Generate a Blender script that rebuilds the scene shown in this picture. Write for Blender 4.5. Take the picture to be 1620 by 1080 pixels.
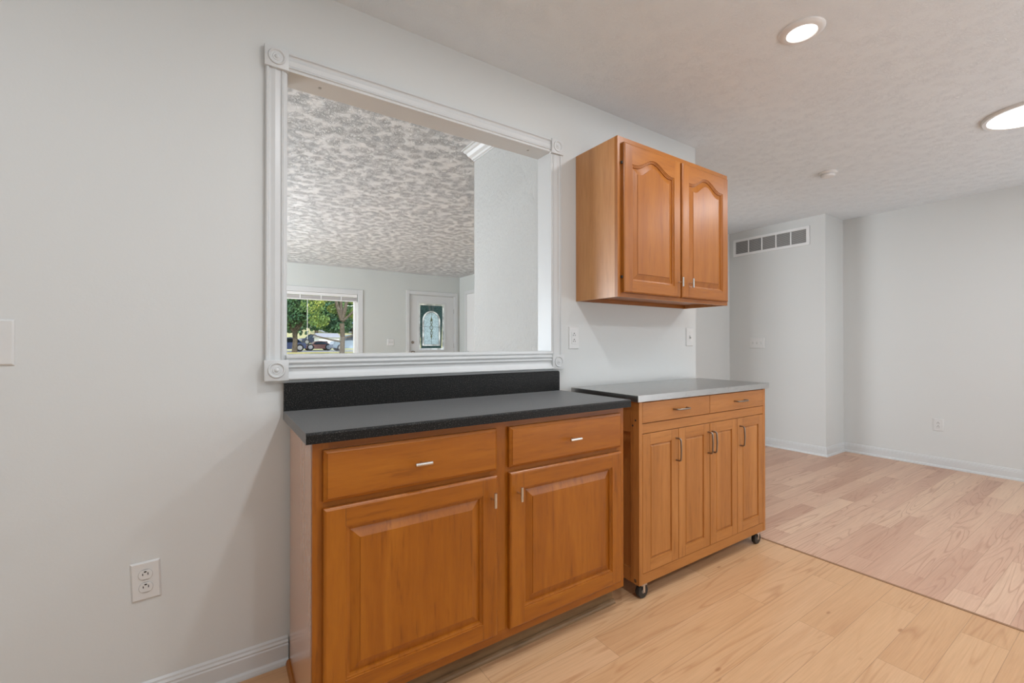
import bpy, bmesh, math, random
from mathutils import Vector, Matrix
random.seed(7)
C = bpy.context.scene.collection
for o in list(bpy.data.objects): bpy.data.objects.remove(o)

# ------------------------------------------------------------------ camera
CAM = Vector((0, -1.768, 1.1365)); yaw, pitch, roll = .5899, .0045, -.0005
F_ = Vector((math.sin(yaw)*math.cos(pitch), math.cos(yaw)*math.cos(pitch), math.sin(pitch)))
R_ = Vector((math.cos(yaw), -math.sin(yaw), 0)); U_ = R_.cross(F_)
R2 = R_*math.cos(roll)+U_*math.sin(roll); U2 = -R_*math.sin(roll)+U_*math.cos(roll)
cd = bpy.data.cameras.new('camera'); cam = bpy.data.objects.new('camera', cd); C.objects.link(cam)
m = Matrix((R2, U2, -F_)).transposed().to_4x4(); m.translation = CAM
cam.matrix_world = m
cd.sensor_width = 36; cd.lens = 698.94*36/1620; cd.clip_start = .05; cd.clip_end = 500
bpy.context.scene.camera = cam

# ------------------------------------------------------------------ world, sun, exposure
sc = bpy.context.scene
sc.view_settings.view_transform = 'Standard'; sc.view_settings.look = 'None'
sc.view_settings.gamma = 1; sc.view_settings.use_curve_mapping = False
sc.view_settings.exposure = -.28
w = bpy.data.worlds.new('world'); sc.world = w; w.use_nodes = True
nt = w.node_tree; bg = nt.nodes['Background']
tc = nt.nodes.new('ShaderNodeTexCoord'); sx = nt.nodes.new('ShaderNodeSeparateXYZ'); cr = nt.nodes.new('ShaderNodeValToRGB')
nt.links.new(tc.outputs['Generated'], sx.inputs[0]); nt.links.new(sx.outputs[2], cr.inputs[0]); nt.links.new(cr.outputs[0], bg.inputs[0])
cr.color_ramp.elements[0].position = 0; cr.color_ramp.elements[0].color = (.95, .97, 1, 1)
cr.color_ramp.elements[1].position = .8; cr.color_ramp.elements[1].color = (.55, .72, 1, 1)
bg.inputs[1].default_value = 2.2
def lamp(name, kind, loc, energy, color=(1, 1, 1), size=.1, sy=None, direction=None, spread=None):
    l = bpy.data.lights.new(name, kind); l.energy = energy; l.color = color
    if kind == 'AREA':
        l.size = size
        if sy: l.shape = 'RECTANGLE'; l.size_y = sy
        else: l.shape = 'DISK'
        if spread: l.spread = spread
    o = bpy.data.objects.new(name, l); C.objects.link(o); o.location = loc
    if direction: o.rotation_euler = Vector(direction).to_track_quat('-Z', 'Y').to_euler()
    return o
sun = lamp('sun', 'SUN', (0, 0, 20), 4.2, (1, .95, .86), direction=(.25, .75, -.75)); sun.data.angle = .01
COOL = (.86, .93, 1.0)
# added fill lamps tilted up, standing in for daylight; walls behind have no openings
lamp('fill_lamp_kitchen', 'AREA', (.6, -3.9, 1.45), 36, COOL, 2.2, 1.3, (0, .55, .85))
lamp('fill_lamp_dining', 'AREA', (3.9, -3.9, 1.2), 66, COOL, 2.4, 2.0, (0, .7, .7))
lamp('fill_lamp_living', 'AREA', (-1.85, 3.7, 1.35), 245, COOL, 2.8, 1.5, (.8, -.05, .65))
LAMP_W = 13

# ------------------------------------------------------------------ materials
def mat(name, base=(.8, .8, .8), rough=.5, metal=0, spec=.5, coat=0):
    m = bpy.data.materials.new(name); m.use_nodes = True
    b = m.node_tree.nodes['Principled BSDF']
    b.inputs['Base Color'].default_value = (*base, 1); b.inputs['Roughness'].default_value = rough
    b.inputs['Metallic'].default_value = metal; b.inputs['Specular IOR Level'].default_value = spec
    b.inputs['Coat Weight'].default_value = coat; b.inputs['Coat Roughness'].default_value = .26
    return m
def N(m, t, **k):
    n = m.node_tree.nodes.new('ShaderNode'+t)
    for a, v in k.items():
        if a in n.inputs: n.inputs[a].default_value = v
        else: setattr(n, a, v)
    return n
def L(m, a, b): m.node_tree.links.new(a, b)
def P(m): return m.node_tree.nodes['Principled BSDF']
def coords(m, scale=(1, 1, 1), kind='Object', rot=(0, 0, 0)):
    t = N(m, 'TexCoord'); mp = N(m, 'Mapping'); mp.inputs['Scale'].default_value = scale; mp.inputs['Rotation'].default_value = rot
    L(m, t.outputs[kind], mp.inputs[0]); return mp.outputs[0]
def ramp(m, src, stops):
    r = N(m, 'ValToRGB'); e = r.color_ramp.elements
    while len(e) < len(stops): e.new(.5)
    for i, (p, c) in enumerate(stops):
        e[i].position = p; e[i].color = (*c, 1) if len(c) == 3 else c
    L(m, src, r.inputs[0]); return r.outputs[0]
def math_(m, op, a, b=None, c=None):
    n = N(m, 'Math', operation=op)
    for i, v in enumerate((a, b, c)):
        if v is None: continue
        if isinstance(v, (int, float)): n.inputs[i].default_value = v
        else: L(m, v, n.inputs[i])
    return n.outputs[0]
def mix(m, fac, a, b, mode='MIX'):
    n = N(m, 'MixRGB', blend_type=mode)
    for i, v in enumerate((fac, a, b)):
        if isinstance(v, (int, float)): n.inputs[i].default_value = v
        elif isinstance(v, tuple): n.inputs[i].default_value = (*v, 1)
        else: L(m, v, n.inputs[i])
    return n.outputs[0]
def bump(m, h, strength=.3, dist=.01, normal=None):
    b = N(m, 'Bump'); b.inputs['Strength'].default_value = strength; b.inputs['Distance'].default_value = dist
    L(m, h, b.inputs['Height'])
    if normal: L(m, normal, b.inputs['Normal'])
    L(m, b.outputs[0], P(m).inputs['Normal']); return b.outputs[0]
def noise(m, v, scale, detail=3, rough=.5, dist=0):
    n = N(m, 'TexNoise'); n.inputs['Scale'].default_value = scale; n.inputs['Detail'].default_value = detail
    n.inputs['Roughness'].default_value = rough; n.inputs['Distortion'].default_value = dist
    L(m, v, n.inputs['Vector']); return n.outputs[0]

WALLC = (.66, .672, .658)
wall_m = mat('wall_paint', WALLC, .55, spec=.3)
v = coords(wall_m); h1 = noise(wall_m, v, 9, 4, .6); h2 = noise(wall_m, v, 160, 2)
bump(wall_m, mix(wall_m, .12, h1, h2), .25, .004)
living_wall_m = mat('living_wall_paint', (.60, .625, .60), .6, spec=.3)
bump(living_wall_m, noise(living_wall_m, coords(living_wall_m), 12, 3), .15, .003)
peel_m = mat('textured_wall_paint', (.57, .575, .56), .6, spec=.3)
v = coords(peel_m, (1, 1, .45)); bump(peel_m, noise(peel_m, v, 95, 3, .55, .6), 1.0, .006)
trim_m = mat('white_trim_paint', (.64, .65, .645), .35)
plate_m = mat('white_plastic', (.69, .69, .675), .3)
dark_m = mat('dark_slot', (.02, .02, .02), .6)
white_m = mat('white_enamel', (.8, .8, .79), .3)

def ceiling_mat(name, base, s_blob, s_fine, strength, dist):
    m = mat(name, base, .7, spec=.25)
    v = coords(m)
    warp = noise(m, v, s_blob*1.4, 3, .6)
    va = N(m, 'VectorMath', operation='MULTIPLY_ADD'); wn = N(m, 'TexNoise'); wn.inputs['Scale'].default_value = s_blob*1.2
    L(m, v, wn.inputs['Vector']); L(m, wn.outputs['Color'], va.inputs[0]); va.inputs[1].default_value = (.06, .06, .06); L(m, v, va.inputs[2])
    vo = N(m, 'TexVoronoi'); vo.inputs['Scale'].default_value = s_blob; L(m, va.outputs[0], vo.inputs['Vector'])
    mask = ramp(m, vo.outputs['Distance'], [(.2, (1, 1, 1)), (.75, (.12, .12, .12))])
    fine = noise(m, va.outputs[0], s_fine, 3, .6, 1.2)
    fr = ramp(m, fine, [(.40, (0, 0, 0)), (.49, (1, 1, 1)), (.56, (0, 0, 0)), (.62, (.8, .8, .8)), (.70, (0, 0, 0))])
    h = math_(m, 'MULTIPLY', math_(m, 'SUBTRACT', fr, .42), mask)
    h = math_(m, 'ADD', h, math_(m, 'MULTIPLY', noise(m, v, s_fine*1.7, 2), .12))
    bump(m, h, strength, dist)
    return m
ceil_m = ceiling_mat('kitchen_ceiling_texture', (.80, .85, .88), 14, 55, .45, .0032)
ceil_living_m = ceiling_mat('living_ceiling_stomp_texture', (.85, .87, .88), 13.5, 50, 1.0, .009)

def floor_mat(name, c_lo, c_mid, c_hi, pw, pl, knots, rough, figure):
    m = mat(name, c_mid, rough, spec=.45)
    v = coords(m)
    br = N(m, 'TexBrick'); L(m, v, br.inputs['Vector'])
    br.inputs['Scale'].default_value = 1; br.inputs['Mortar Size'].default_value = .0011; br.inputs['Mortar Smooth'].default_value = 0
    br.inputs['Brick Width'].default_value = pl; br.inputs['Row Height'].default_value = pw; br.offset = .37; br.offset_frequency = 2
    br.inputs['Color1'].default_value = (0, 0, 0, 1); br.inputs['Color2'].default_value = (1, 1, 1, 1); br.inputs['Mortar'].default_value = (.5, .5, .5, 1)
    tone = br.outputs['Color']; mortar = br.outputs['Fac']
    # shift the grain from board to board
    sh = N(m, 'VectorMath', operation='MULTIPLY_ADD'); L(m, tone, sh.inputs[0]); sh.inputs[1].default_value = (13.7, 7.1, 3.3); L(m, v, sh.inputs[2])
    mp = N(m, 'Mapping'); mp.inputs['Scale'].default_value = (.62, 9, 1); L(m, sh.outputs[0], mp.inputs[0])
    g1 = noise(m, mp.outputs[0], 1.5, 1, .4, .5)
    rings = math_(m, 'FRACT', math_(m, 'MULTIPLY', g1, figure))
    line = ramp(m, rings, [(0, (1, 1, 1)), (.16, (.1, .1, .1)), (.8, (0, 0, 0)), (1, (1, 1, 1))])
    mp2 = N(m, 'Mapping'); mp2.inputs['Scale'].default_value = (2.2, 60, 1); L(m, sh.outputs[0], mp2.inputs[0])
    g2 = noise(m, mp2.outputs[0], 3, 4, .6)
    big = noise(m, mp.outputs[0], .9, 2)
    col = ramp(m, mix(m, .6, tone, big), [(.2, c_lo), (.5, c_mid), (.8, c_hi)])
    gate = ramp(m, noise(m, mp.outputs[0], .8, 1), [(.4, (.2, .2, .2)), (.58, (1, 1, 1))])
    col = mix(m, mix(m, 1, line, gate, 'MULTIPLY'), col, tuple(x*.74 for x in c_lo), 'MIX') if False else col
    lf = N(m, 'MixRGB', blend_type='MULTIPLY'); lf.inputs[0].default_value = 1; L(m, line, lf.inputs[1]); L(m, gate, lf.inputs[2])
    fac = math_(m, 'MULTIPLY', lf.outputs[0], .6)
    col = mix(m, fac, col, (c_lo[0]*.78, c_lo[1]*.66, c_lo[2]*.58))
    col = mix(m, .35, col, ramp(m, g2, [(.3, (.80, .74, .68)), (.65, (1.12, 1.1, 1.08))]), 'MULTIPLY')
    if knots:
        mk = N(m, 'Mapping'); mk.inputs['Scale'].default_value = (1.0, 2.6, 1); L(m, sh.outputs[0], mk.inputs[0])
        vo = N(m, 'TexVoronoi'); vo.inputs['Scale'].default_value = 3.2; L(m, mk.outputs[0], vo.inputs['Vector'])
        k = ramp(m, vo.outputs['Distance'], [(.0, (1, 1, 1)), (.045, (.8, .8, .8)), (.075, (0, 0, 0))])
        ksel = ramp(m, N_sep(m, vo.outputs['Color']), [(.3, (0, 0, 0)), (.35, (1, 1, 1))])
        kk = math_(m, 'MULTIPLY', k, ksel)
        col = mix(m, math_(m, 'MULTIPLY', kk, .75), col, (.30, .12, .04))
    col = mix(m, math_(m, 'MULTIPLY', mortar, .45), col, (.25, .13, .06))
    L(m, col, P(m).inputs['Base Color'])
    bump(m, math_(m, 'MULTIPLY', mortar, -1), .3, .001)
    return m
def N_sep(m, c):
    s = N(m, 'SeparateColor'); L(m, c, s.inputs[0]); return s.outputs[0]
floor_k = floor_mat('pine_laminate', (.57, .325, .165), (.63, .38, .20), (.67, .425, .245), .13, 1.22, True, .33, 8)
floor_d = floor_mat('oak_laminate', (.49, .275, .185), (.62, .39, .27), (.71, .485, .335), .10, .95, False, .36, 11)

def wood(name, lo, mid, hi, axis='Z', rough=.34, coat=.12, scale=1.0, dark=.35):
    m = mat(name, mid, rough, spec=.4, coat=coat)
    t = N(m, 'TexCoord'); oi = N(m, 'ObjectInfo')
    add = N(m, 'VectorMath', operation='ADD'); mul = N(m, 'VectorMath', operation='SCALE')
    cb = N(m, 'CombineXYZ'); L(m, oi.outputs['Random'], cb.inputs[0]); L(m, oi.outputs['Random'], cb.inputs[2])
    L(m, cb.outputs[0], mul.inputs[0]); mul.inputs['Scale'].default_value = 9.0
    L(m, t.outputs['Object'], add.inputs[0]); L(m, mul.outputs[0], add.inputs[1])
    s = {'X': (.9, 9, 9), 'Y': (9, .9, 9), 'Z': (9, 9, .9)}[axis]
    mp = N(m, 'Mapping'); mp.inputs['Scale'].default_value = tuple(x*scale for x in s); L(m, add.outputs[0], mp.inputs[0])
    a = noise(m, mp.outputs[0], 1.3, 4, .55, .5); b = noise(m, mp.outputs[0], 7, 3, .6)
    fine = noise(m, mp.outputs[0], 22, 3, .6)
    col = ramp(m, mix(m, .3, a, b), [(.3, lo), (.5, mid), (.68, hi)])
    st = ramp(m, b, [(.3, (1, 1, 1)), (.42, (0, 0, 0))])
    col = mix(m, math_(m, 'MULTIPLY', st, dark), col, tuple(x*.55 for x in lo))
    col = mix(m, .25, col, ramp(m, fine, [(.3, (.8, .76, .7)), (.7, (1.1, 1.08, 1.05))]), 'MULTIPLY')
    L(m, col, P(m).inputs['Base Color'])
    return m
BC = ((.25, .068, .004), (.335, .100, .005), (.41, .135, .009))
maple_v = wood('stained_maple_upright', *BC, 'Z')
maple_h = wood('stained_maple_rail', *BC, 'X')
joint_m = mat('joint_line', (.13, .05, .012), .6)
side_m = wood('laminated_cabinet_side', (.58, .29, .17), (.64, .335, .195), (.67, .36, .215), 'Z', .25, .9, dark=.1)
UC = ((.26, .078, .010), (.33, .108, .013), (.385, .137, .020))
up_v = wood('honey_maple_upright', *UC, 'Z', .36, .16, dark=.2)
up_h = wood('honey_maple_rail', *UC, 'X', .36, .16, dark=.2)
up_y = wood('honey_maple_side', (.47, .20, .065), (.55, .255, .09), (.61, .30, .115), 'Z', .3, .3, dark=.1)
CC = ((.34, .125, .026), (.43, .168, .038), (.50, .21, .055))
cart_v = wood('oiled_birch_upright', *CC, 'Z', .4, .1, dark=.25)
cart_h = wood('oiled_birch_rail', *CC, 'X', .4, .1, dark=.2)
top_m = mat('charcoal_laminate', (.03, .03, .029), .42, spec=.2); P(top_m).inputs['Sheen Weight'].default_value = .42; P(top_m).inputs['Sheen Roughness'].default_value = .35
v = coords(top_m); sp = noise(top_m, v, 300, 2, .6); L(top_m, ramp(top_m, sp, [(.48, (.003, .003, .0028)), (.58, (.014, .013, .012)), (.68, (.085, .08, .07))]), P(top_m).inputs['Base Color'])
bump(top_m, sp, .12, .0006)
steel_m = mat('brushed_steel', (.50, .50, .49), .28, 1)
v = coords(steel_m, (3, 90, 90)); r_ = ramp(steel_m, noise(steel_m, v, 6, 3), [(.3, (.27, .27, .27)), (.7, (.33, .33, .33))]); L(steel_m, r_, P(steel_m).inputs['Roughness'])
nickel_m = mat('satin_nickel', (.66, .64, .61), .25, 1)
bronze_m = mat('antique_pewter', (.30, .26, .22), .32, 1)
chrome_m = mat('chrome', (.6, .6, .6), .18, 1)
rubber_m = mat('black_rubber', (.015, .015, .015), .45)
toe_m = wood('shade_darkened_toe_strip', (.15, .08, .035), (.22, .13, .06), (.30, .19, .10), 'X', .5, 0)  # browns darkened to paint in the shade under the cabinet
grille_m = mat('grille_louvre', (.5, .5, .49), .5)
glow_m = mat('lamp_diffuser', (1, 1, 1), .5); P(glow_m).inputs['Emission Color'].default_value = (1, .985, .96, 1); P(glow_m).inputs['Emission Strength'].default_value = 3.5

# ------------------------------------------------------------------ mesh helpers
class B:
    def __init__(s): s.v = []; s.f = []; s.m = []; s.sm = []
    def add(s, vs, fs, mi=0, smooth=False):
        n = len(s.v); s.v += [tuple(x) for x in vs]
        for f in fs: s.f.append([n+i for i in f]); s.m.append(mi); s.sm.append(smooth)
    def box(s, x0, x1, y0, y1, z0, z1, mi=0, bev=0):
        if bev:
            b = bmesh.new(); bmesh.ops.create_cube(b, size=1)
            for q in b.verts: q.co = Vector(((x0+x1)/2+q.co.x*(x1-x0), (y0+y1)/2+q.co.y*(y1-y0), (z0+z1)/2+q.co.z*(z1-z0)))
            bmesh.ops.bevel(b, geom=b.edges[:], offset=bev, segments=2, affect='EDGES', profile=.5)
            b.verts.index_update(); s.add([q.co for q in b.verts], [[q.index for q in f.verts] for f in b.faces], mi); b.free(); return s
        s.add([(x0, y0, z0), (x1, y0, z0), (x1, y1, z0), (x0, y1, z0), (x0, y0, z1), (x1, y0, z1), (x1, y1, z1), (x0, y1, z1)],
              [(0, 3, 2, 1), (4, 5, 6, 7), (0, 1, 5, 4), (1, 2, 6, 5), (2, 3, 7, 6), (3, 0, 4, 7)], mi); return s
    def loft(s, loops, caps=True, mi=0, smooth=False, close=True):
        n = len(loops[0]); k = len(loops); vs = [p for l in loops for p in l]; fs = []
        for i in range(k-1):
            for j in range(n if close else n-1): fs.append((i*n+j, i*n+(j+1) % n, (i+1)*n+(j+1) % n, (i+1)*n+j))
        if caps: fs.append(tuple(range(n))[::-1]); fs.append(tuple(range((k-1)*n, k*n)))
        s.add(vs, fs, mi, smooth); return s
    def lathe(s, prof, c=(0, 0, 0), axis='Z', seg=32, mi=0, sm=True):
        ls = []
        for r, h in prof:
            l = []
            for i in range(seg):
                a = 2*math.pi*i/seg; p = (r*math.cos(a), r*math.sin(a), h)
                if axis == 'Y': p = (p[0], p[2], p[1])
                if axis == 'X': p = (p[2], p[0], p[1])
                l.append((c[0]+p[0], c[1]+p[1], c[2]+p[2]))
            ls.append(l)
        s.loft(ls, True, mi, sm); return s
    def tube(s, pts, r, seg=10, mi=0):
        pts = [Vector(p) for p in pts]; ls = []
        rr = r if isinstance(r, (list, tuple)) else [r]*len(pts)
        for i, p in enumerate(pts):
            d = (pts[min(i+1, len(pts)-1)]-pts[max(i-1, 0)]).normalized()
            u = d.orthogonal().normalized() if i == 0 else (pu-d*pu.dot(d)).normalized()
            pu = u; w_ = d.cross(u)
            ls.append([tuple(p+(u*math.cos(2*math.pi*k/seg)+w_*math.sin(2*math.pi*k/seg))*rr[i]) for k in range(seg)])
        s.loft(ls, True, mi, True); return s
    def build(s, name, mats, parent=None, loc=(0, 0, 0), recalc=True):
        me = bpy.data.meshes.new(name); me.from_pydata(s.v, [], s.f)
        if not isinstance(mats, (list, tuple)): mats = [mats]
        for q in mats: me.materials.append(q)
        for p, i, k in zip(me.polygons, s.m, s.sm): p.material_index = i; p.use_smooth = k
        if recalc:
            b = bmesh.new(); b.from_mesh(me); bmesh.ops.recalc_face_normals(b, faces=b.faces); b.to_mesh(me); b.free()
        if any(s.sm): 
            try: me.set_sharp_from_angle(angle=math.radians(40))
            except Exception: pass
        o = bpy.data.objects.new(name, me); C.objects.link(o); o.location = loc
        if parent: o.parent = parent
        return o
def tag(o, label, cat, group=None):
    o['label'] = label; o['category'] = cat
    if group: o['group'] = group
    return o
def thing(name, label, cat, loc=(0, 0, 0), rz=0, group=None):
    o = bpy.data.objects.new(name, None); C.objects.link(o); o.location = loc; o.rotation_euler = (0, 0, rz); o.empty_display_size = .1
    return tag(o, label, cat, group)
def struct(o): o['kind'] = 'structure'; return o
def sempty(name, loc=(0, 0, 0)):
    o = bpy.data.objects.new(name, None); C.objects.link(o); o.location = loc; o.empty_display_size = .1; return struct(o)
def copy_tree(o, parent=None):
    c = o.copy(); C.objects.link(c)
    if parent: c.parent = parent
    for ch in list(o.children): copy_tree(ch, c)
    return c

# ------------------------------------------------------------------ room shell
H = 2.44; TH = .112; XE = 2.658
OX0, OX1, OZ0, OZ1 = .205, 1.43, 1.085, 2.125
struct(B().box(-2.6, 2.65, -4.1, 6.1, -.12, 0).build('floor', floor_k))
struct(B().box(2.65, 5.7, -4.1, 6.1, -.12, 0).build('floor', floor_d))
tr = B(); tr.box(2.643, 2.657, -4.0, 0, 0, .0022); tr.build('trim_1', mat('seam_strip', (.30, .16, .08), .5)); struct(bpy.data.objects['trim_1'])
struct(B().box(-2.6, 5.7, -4.1, .0, H, H+.15).box(2.66, 5.7, 0, 1.3, H, H+.15).build('ceiling', ceil_m))
struct(B().box(-2.6, 2.66, .0, 1.3, H, H+.15).box(-2.6, 5.7, 1.3, 6.25, H, H+.15).build('ceiling', ceil_living_m))
ob = B()
ob.box(-2.6, OX0, 0, TH, 0, H).box(OX1, XE, 0, TH, 0, H).box(OX0, OX1, 0, TH, 0, OZ0).box(OX0, OX1, 0, TH, OZ1, H)
struct(ob.build('wall_front', wall_m))
struct(B().box(-2.75, -2.6, -4.1, 6.25, 0, H).build('wall_left', wall_m))
struct(B().box(-2.75, 5.8, -4.25, -4.1, 0, H).build('wall_back', wall_m))
struct(B().box(5.519, 5.67, -4.1, .168, 0, H).build('wall_right', wall_m))
struct(B().box(5.088, 5.67, .168, 1.29, 0, H).build('wall_return', wall_m))
struct(B().box(4.02, 5.088, 1.166, 1.29, 0, H).build('wall_hall', wall_m))
struct(B().box(1.44, XE, TH, .837, 0, H).build('wall_closet', peel_m))
FX0, FX1, FZ0, FZ1 = -.05, 2.045, .72, 1.985      # picture window opening
DX0, DX1, DZ = 2.975, 3.912, 2.062                # front door opening
fw = B(); Y0, Y1 = 6.107, 6.25
fw.box(-2.6, FX0, Y0, Y1, 0, H).box(FX0, FX1, Y0, Y1, 0, FZ0).box(FX0, FX1, Y0, Y1, FZ1, H)
fw.box(FX1, DX0, Y0, Y1, 0, H).box(DX0, DX1, Y0, Y1, DZ, H).box(DX1, 4.17, Y0, Y1, 0, H)
struct(fw.build('wall_far', living_wall_m))
struct(B().box(4.02, 4.17, 1.29, 6.107, 0, H).build('wall_living_right', living_wall_m))

# baseboards: profile (depth, height)
BBP = [(0, 0), (.022, 0), (.022, .006), (.019, .016), (.013, .020), (.012, .022), (.012, .066), (.0095, .070), (.0105, .076), (.006, .082), (.0055, .088), (0, .094)]
def baseboard(name, a, b, nrm, ea=0, eb=0):
    """a,b: floor points along the wall face; nrm points into the room; ea/eb: +1 outside mitre, -1 inside mitre"""
    a = Vector((*a, 0)); b = Vector((*b, 0)); n = Vector((*nrm, 0)); d = (b-a).normalized()
    l0 = [tuple(a+n*p-d*p*ea+Vector((0, 0, z))) for p, z in BBP]; l1 = [tuple(b+n*p+d*p*eb+Vector((0, 0, z))) for p, z in BBP]
    return struct(B().loft([l0, l1]).build(name, trim_m))
baseboard('baseboard_front', (-2.6, 0), (.216, 0), (0, -1))
baseboard('baseboard_right', (5.519, -4.1), (5.519, .168), (-1, 0), 0, -1)
baseboard('baseboard_return', (5.519, .168), (5.088, .168), (0, -1), -1, 1)
baseboard('baseboard_vent', (5.088, .168), (5.088, 1.166), (-1, 0), 1, -1)
baseboard('baseboard_hall', (5.088, 1.166), (4.02, 1.166), (0, -1), -1, 0)

# crown moulding in the living room, wrapping the outside corner of the textured wall
CP = [(0, .083), (.004, .083), (.004, .074), (.012, .070), (.016, .060), (.030, .046), (.040, .028), (.048, .022), (.055, .014), (.055, .008), (.065, .006), (.065, 0), (0, 0)]
cx, cy = 1.44, .837
l0 = [(cx-p, TH, H-z) for p, z in CP]; l1 = [(cx-p, cy+p, H-z) for p, z in CP]; l2 = [(XE, cy+p, H-z) for p, z in CP]
struct(B().loft([l0, l1, l2]).build('trim_2', trim_m))

# ------------------------------------------------------------------ trim round the pass-through opening
t3 = sempty('trim_3')
lin = B()
lin.box(OX0, OX1, 0, TH+.002, OZ1-.006, OZ1); lin.box(OX0, OX0+.006, 0, TH+.002, OZ0, OZ1-.006); lin.box(OX1-.004, OX1+.009, 0, TH+.002, OZ0, OZ1-.006)
lin.box(OX0, OX1, -.012, TH+.01, OZ0, OZ0+.012)
lin.build('jamb_liner', trim_m, t3)
CW = .066   # casing width; profile across the width (offset, depth)
CAS = [(0, 0), (0, .014), (.004, .018), (.009, .018), (.012, .013), (.016, .011), (.030, .014), (.045, .011), (.049, .009), (.051, .013), (.055, .014), (.058, .010), (.060, .010), (.066, .008), (.066, 0)]
BX0, BX1 = .137, 1.412; BS = .076       # corner blocks: left edges, size
BZT, BZB = 2.106, 1.006
def casing_v(x0, flip):
    pr = [((x0+(CW-o if flip else o)), -dd) for o, dd in CAS]
    return B().loft([[(x, y, BZB+.07) for x, y in pr], [(x, y, BZT+.002) for x, y in pr]])
casing_v(BX0+.004, False).build('casing', trim_m, t3)
casing_v(BX1+.006, True).build('casing', trim_m, t3)
pr = [(-dd*1.1, BZT+BS-.006-o*.95) for o, dd in CAS]
B().loft([[(BX0+.07, y, z) for y, z in pr], [(BX1+.004, y, z) for y, z in pr]]).build('casing', trim_m, t3)
# bottom moulding: reeded top edge, then a broad cove and a lower lip
BP = [(0, 1.095), (-.020, 1.095), (-.024, 1.091), (-.024, 1.085), (-.017, 1.082), (-.017, 1.079), (-.025, 1.076), (-.027, 1.070), (-.025, 1.065), (-.019, 1.062), (-.019, 1.059),
      (-.024, 1.057), (-.025, 1.053), (-.021, 1.050), (-.017, 1.047), (-.016, 1.036), (-.020, 1.026), (-.028, 1.018), (-.033, 1.014), (-.033, 1.010), (-.029, 1.008), (0, 1.006)]
B().loft([[(BX0+.07, y, z) for y, z in BP], [(BX1+.006, y, z) for y, z in BP]]).build('casing', trim_m, t3)
def block(x, z, d):
    b = B(); b.box(x, x+BS, -d, 0, z, z+BS-.003, bev=.002)
    c = (x+BS/2, -d, z+BS/2)
    b.lathe([(.028, .003), (.028, -.001), (.026, -.004), (.023, -.004), (.020, .0), (.015, .0005), (.012, -.002), (.0085, -.0015), (.006, -.004), (.002, -.006), (.0003, -.006)][::-1], c, 'Y', 32)
    return b.build('corner_block', trim_m, t3)
for x in (BX0, BX1+.001):
    block(x, BZT, .024); block(x, BZB, .034 if x < 1 else .03)
for x, y in ((.329, .052), (1.316, .052)):
    s_ = B().lathe([(.006, OZ1-.006), (.006, OZ1-.008), (.003, OZ1-.0085), (.0002, OZ1-.0085)], (x, y, 0), 'Z', 16).build('screw', mat('screw_grey', (.4, .4, .39), .4), t3)

# ------------------------------------------------------------------ electrical plates
def rounded_plate(w_, h_, t=.006):
    b = B(); loops = []
    for ins, y in ((0, 0), (0, -.002), (.004, -t)):
        loops.append([(-w_/2+ins, y, -h_/2+ins), (w_/2-ins, y, -h_/2+ins), (w_/2-ins, y, h_/2-ins), (-w_/2+ins, y, h_/2-ins)])
    return b.loft(loops)
def oval_outlet(parent):
    for dz in (.0195, -.0195):
        b = B(); pts = []
        for i in range(32):
            a = 2*math.pi*i/32; x = .0172*math.cos(a); z = max(-.0135, min(.0135, .0172*math.sin(a)))
            pts.append((x, z))
        b.loft([[(x*s, y, z*s+dz) for x, z in pts] for s, y in ((1, -.005), (1, -.0078), (.95, -.0086))])
        r = b.build('receptacle', plate_m, parent)
        q = B(); y0, y1 = -.0089, -.008
        q.box(-.0074, -.0052, y0, y1, dz-.001, dz+.0065-.001); q.box(.0052, .0074, y0, y1, dz-.001, dz+.0075-.001)
        q.box(-.003, .003, y0, y1, dz+.0075, dz+.0115)
        q.build('slot', dark_m, r)
        B().lathe([(.0178, -.0062), (.0178, -.0066), (.0001, -.0066)], (0, 0, dz), 'Y', 32).build('shadow_gap', grille_m, r)
    B().lathe([(.003, -.006), (.003, -.0072), (.0002, -.0075)], (0, 0, 0), 'Y', 12).build('screw', plate_m, parent)
def decora_outlet(parent):
    b = B().box(-.0165, .0165, -.0078, -.005, -.033, .033, bev=.001); ins = b.build('insert', plate_m, parent)
    for dz in (.016, -.016):
        q = B(); y0, y1 = -.0084, -.0076
        q.box(-.0076, -.005, y0, y1, dz-.006, dz+.002); q.box(.005, .0076, y0, y1, dz-.006, dz+.002); q.box(-.0028, .0028, y0, y1, dz+.005, dz+.0105)
        q.build('slot', dark_m, ins)
def toggle(parent, x=0, up=True):
    g = B().box(x-.0052, x+.0052, -.0068, -.005, -.012, .012).build('toggle_slot', grille_m, parent)
    z = .006 if up else -.006
    t_ = B().loft([[(x-.0045, -.005, -.008), (x+.0045, -.005, -.008), (x+.0045, -.005, .008), (x-.0045, -.005, .008)],
                   [(x-.0035, -.018, z-.003), (x+.0035, -.018, z-.003), (x+.0035, -.018, z+.003), (x-.0035, -.018, z+.003)]])
    t_.build('toggle', plate_m, parent)
    for dz in (.03, -.03): B().lathe([(.0028, -.0055), (.0028, -.0068), (.0002, -.007)], (x, 0, dz), 'Y', 12).build('screw', plate_m, parent)
def plate(name, label, cat, loc, rz, w_=.072, h_=.117, kind='oval', tilt=0, n=1, group=None):
    r = thing(name, label, cat, loc, rz, group); r.rotation_euler = (0, tilt, rz)
    rounded_plate(w_, h_).build('cover_plate', plate_m, r)
    if kind == 'oval': oval_outlet(r)
    elif kind == 'decora': decora_outlet(r)
    elif kind == 'toggle':
        for i in range(n): toggle(r, (i-(n-1)/2)*.046, False)
    return r
plate('wall_outlet', 'white duplex wall outlet, slightly crooked, low on the wall left of the base cabinet', 'outlet', (-.179, 0, .406), 0, kind='oval', tilt=-.035)
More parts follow.
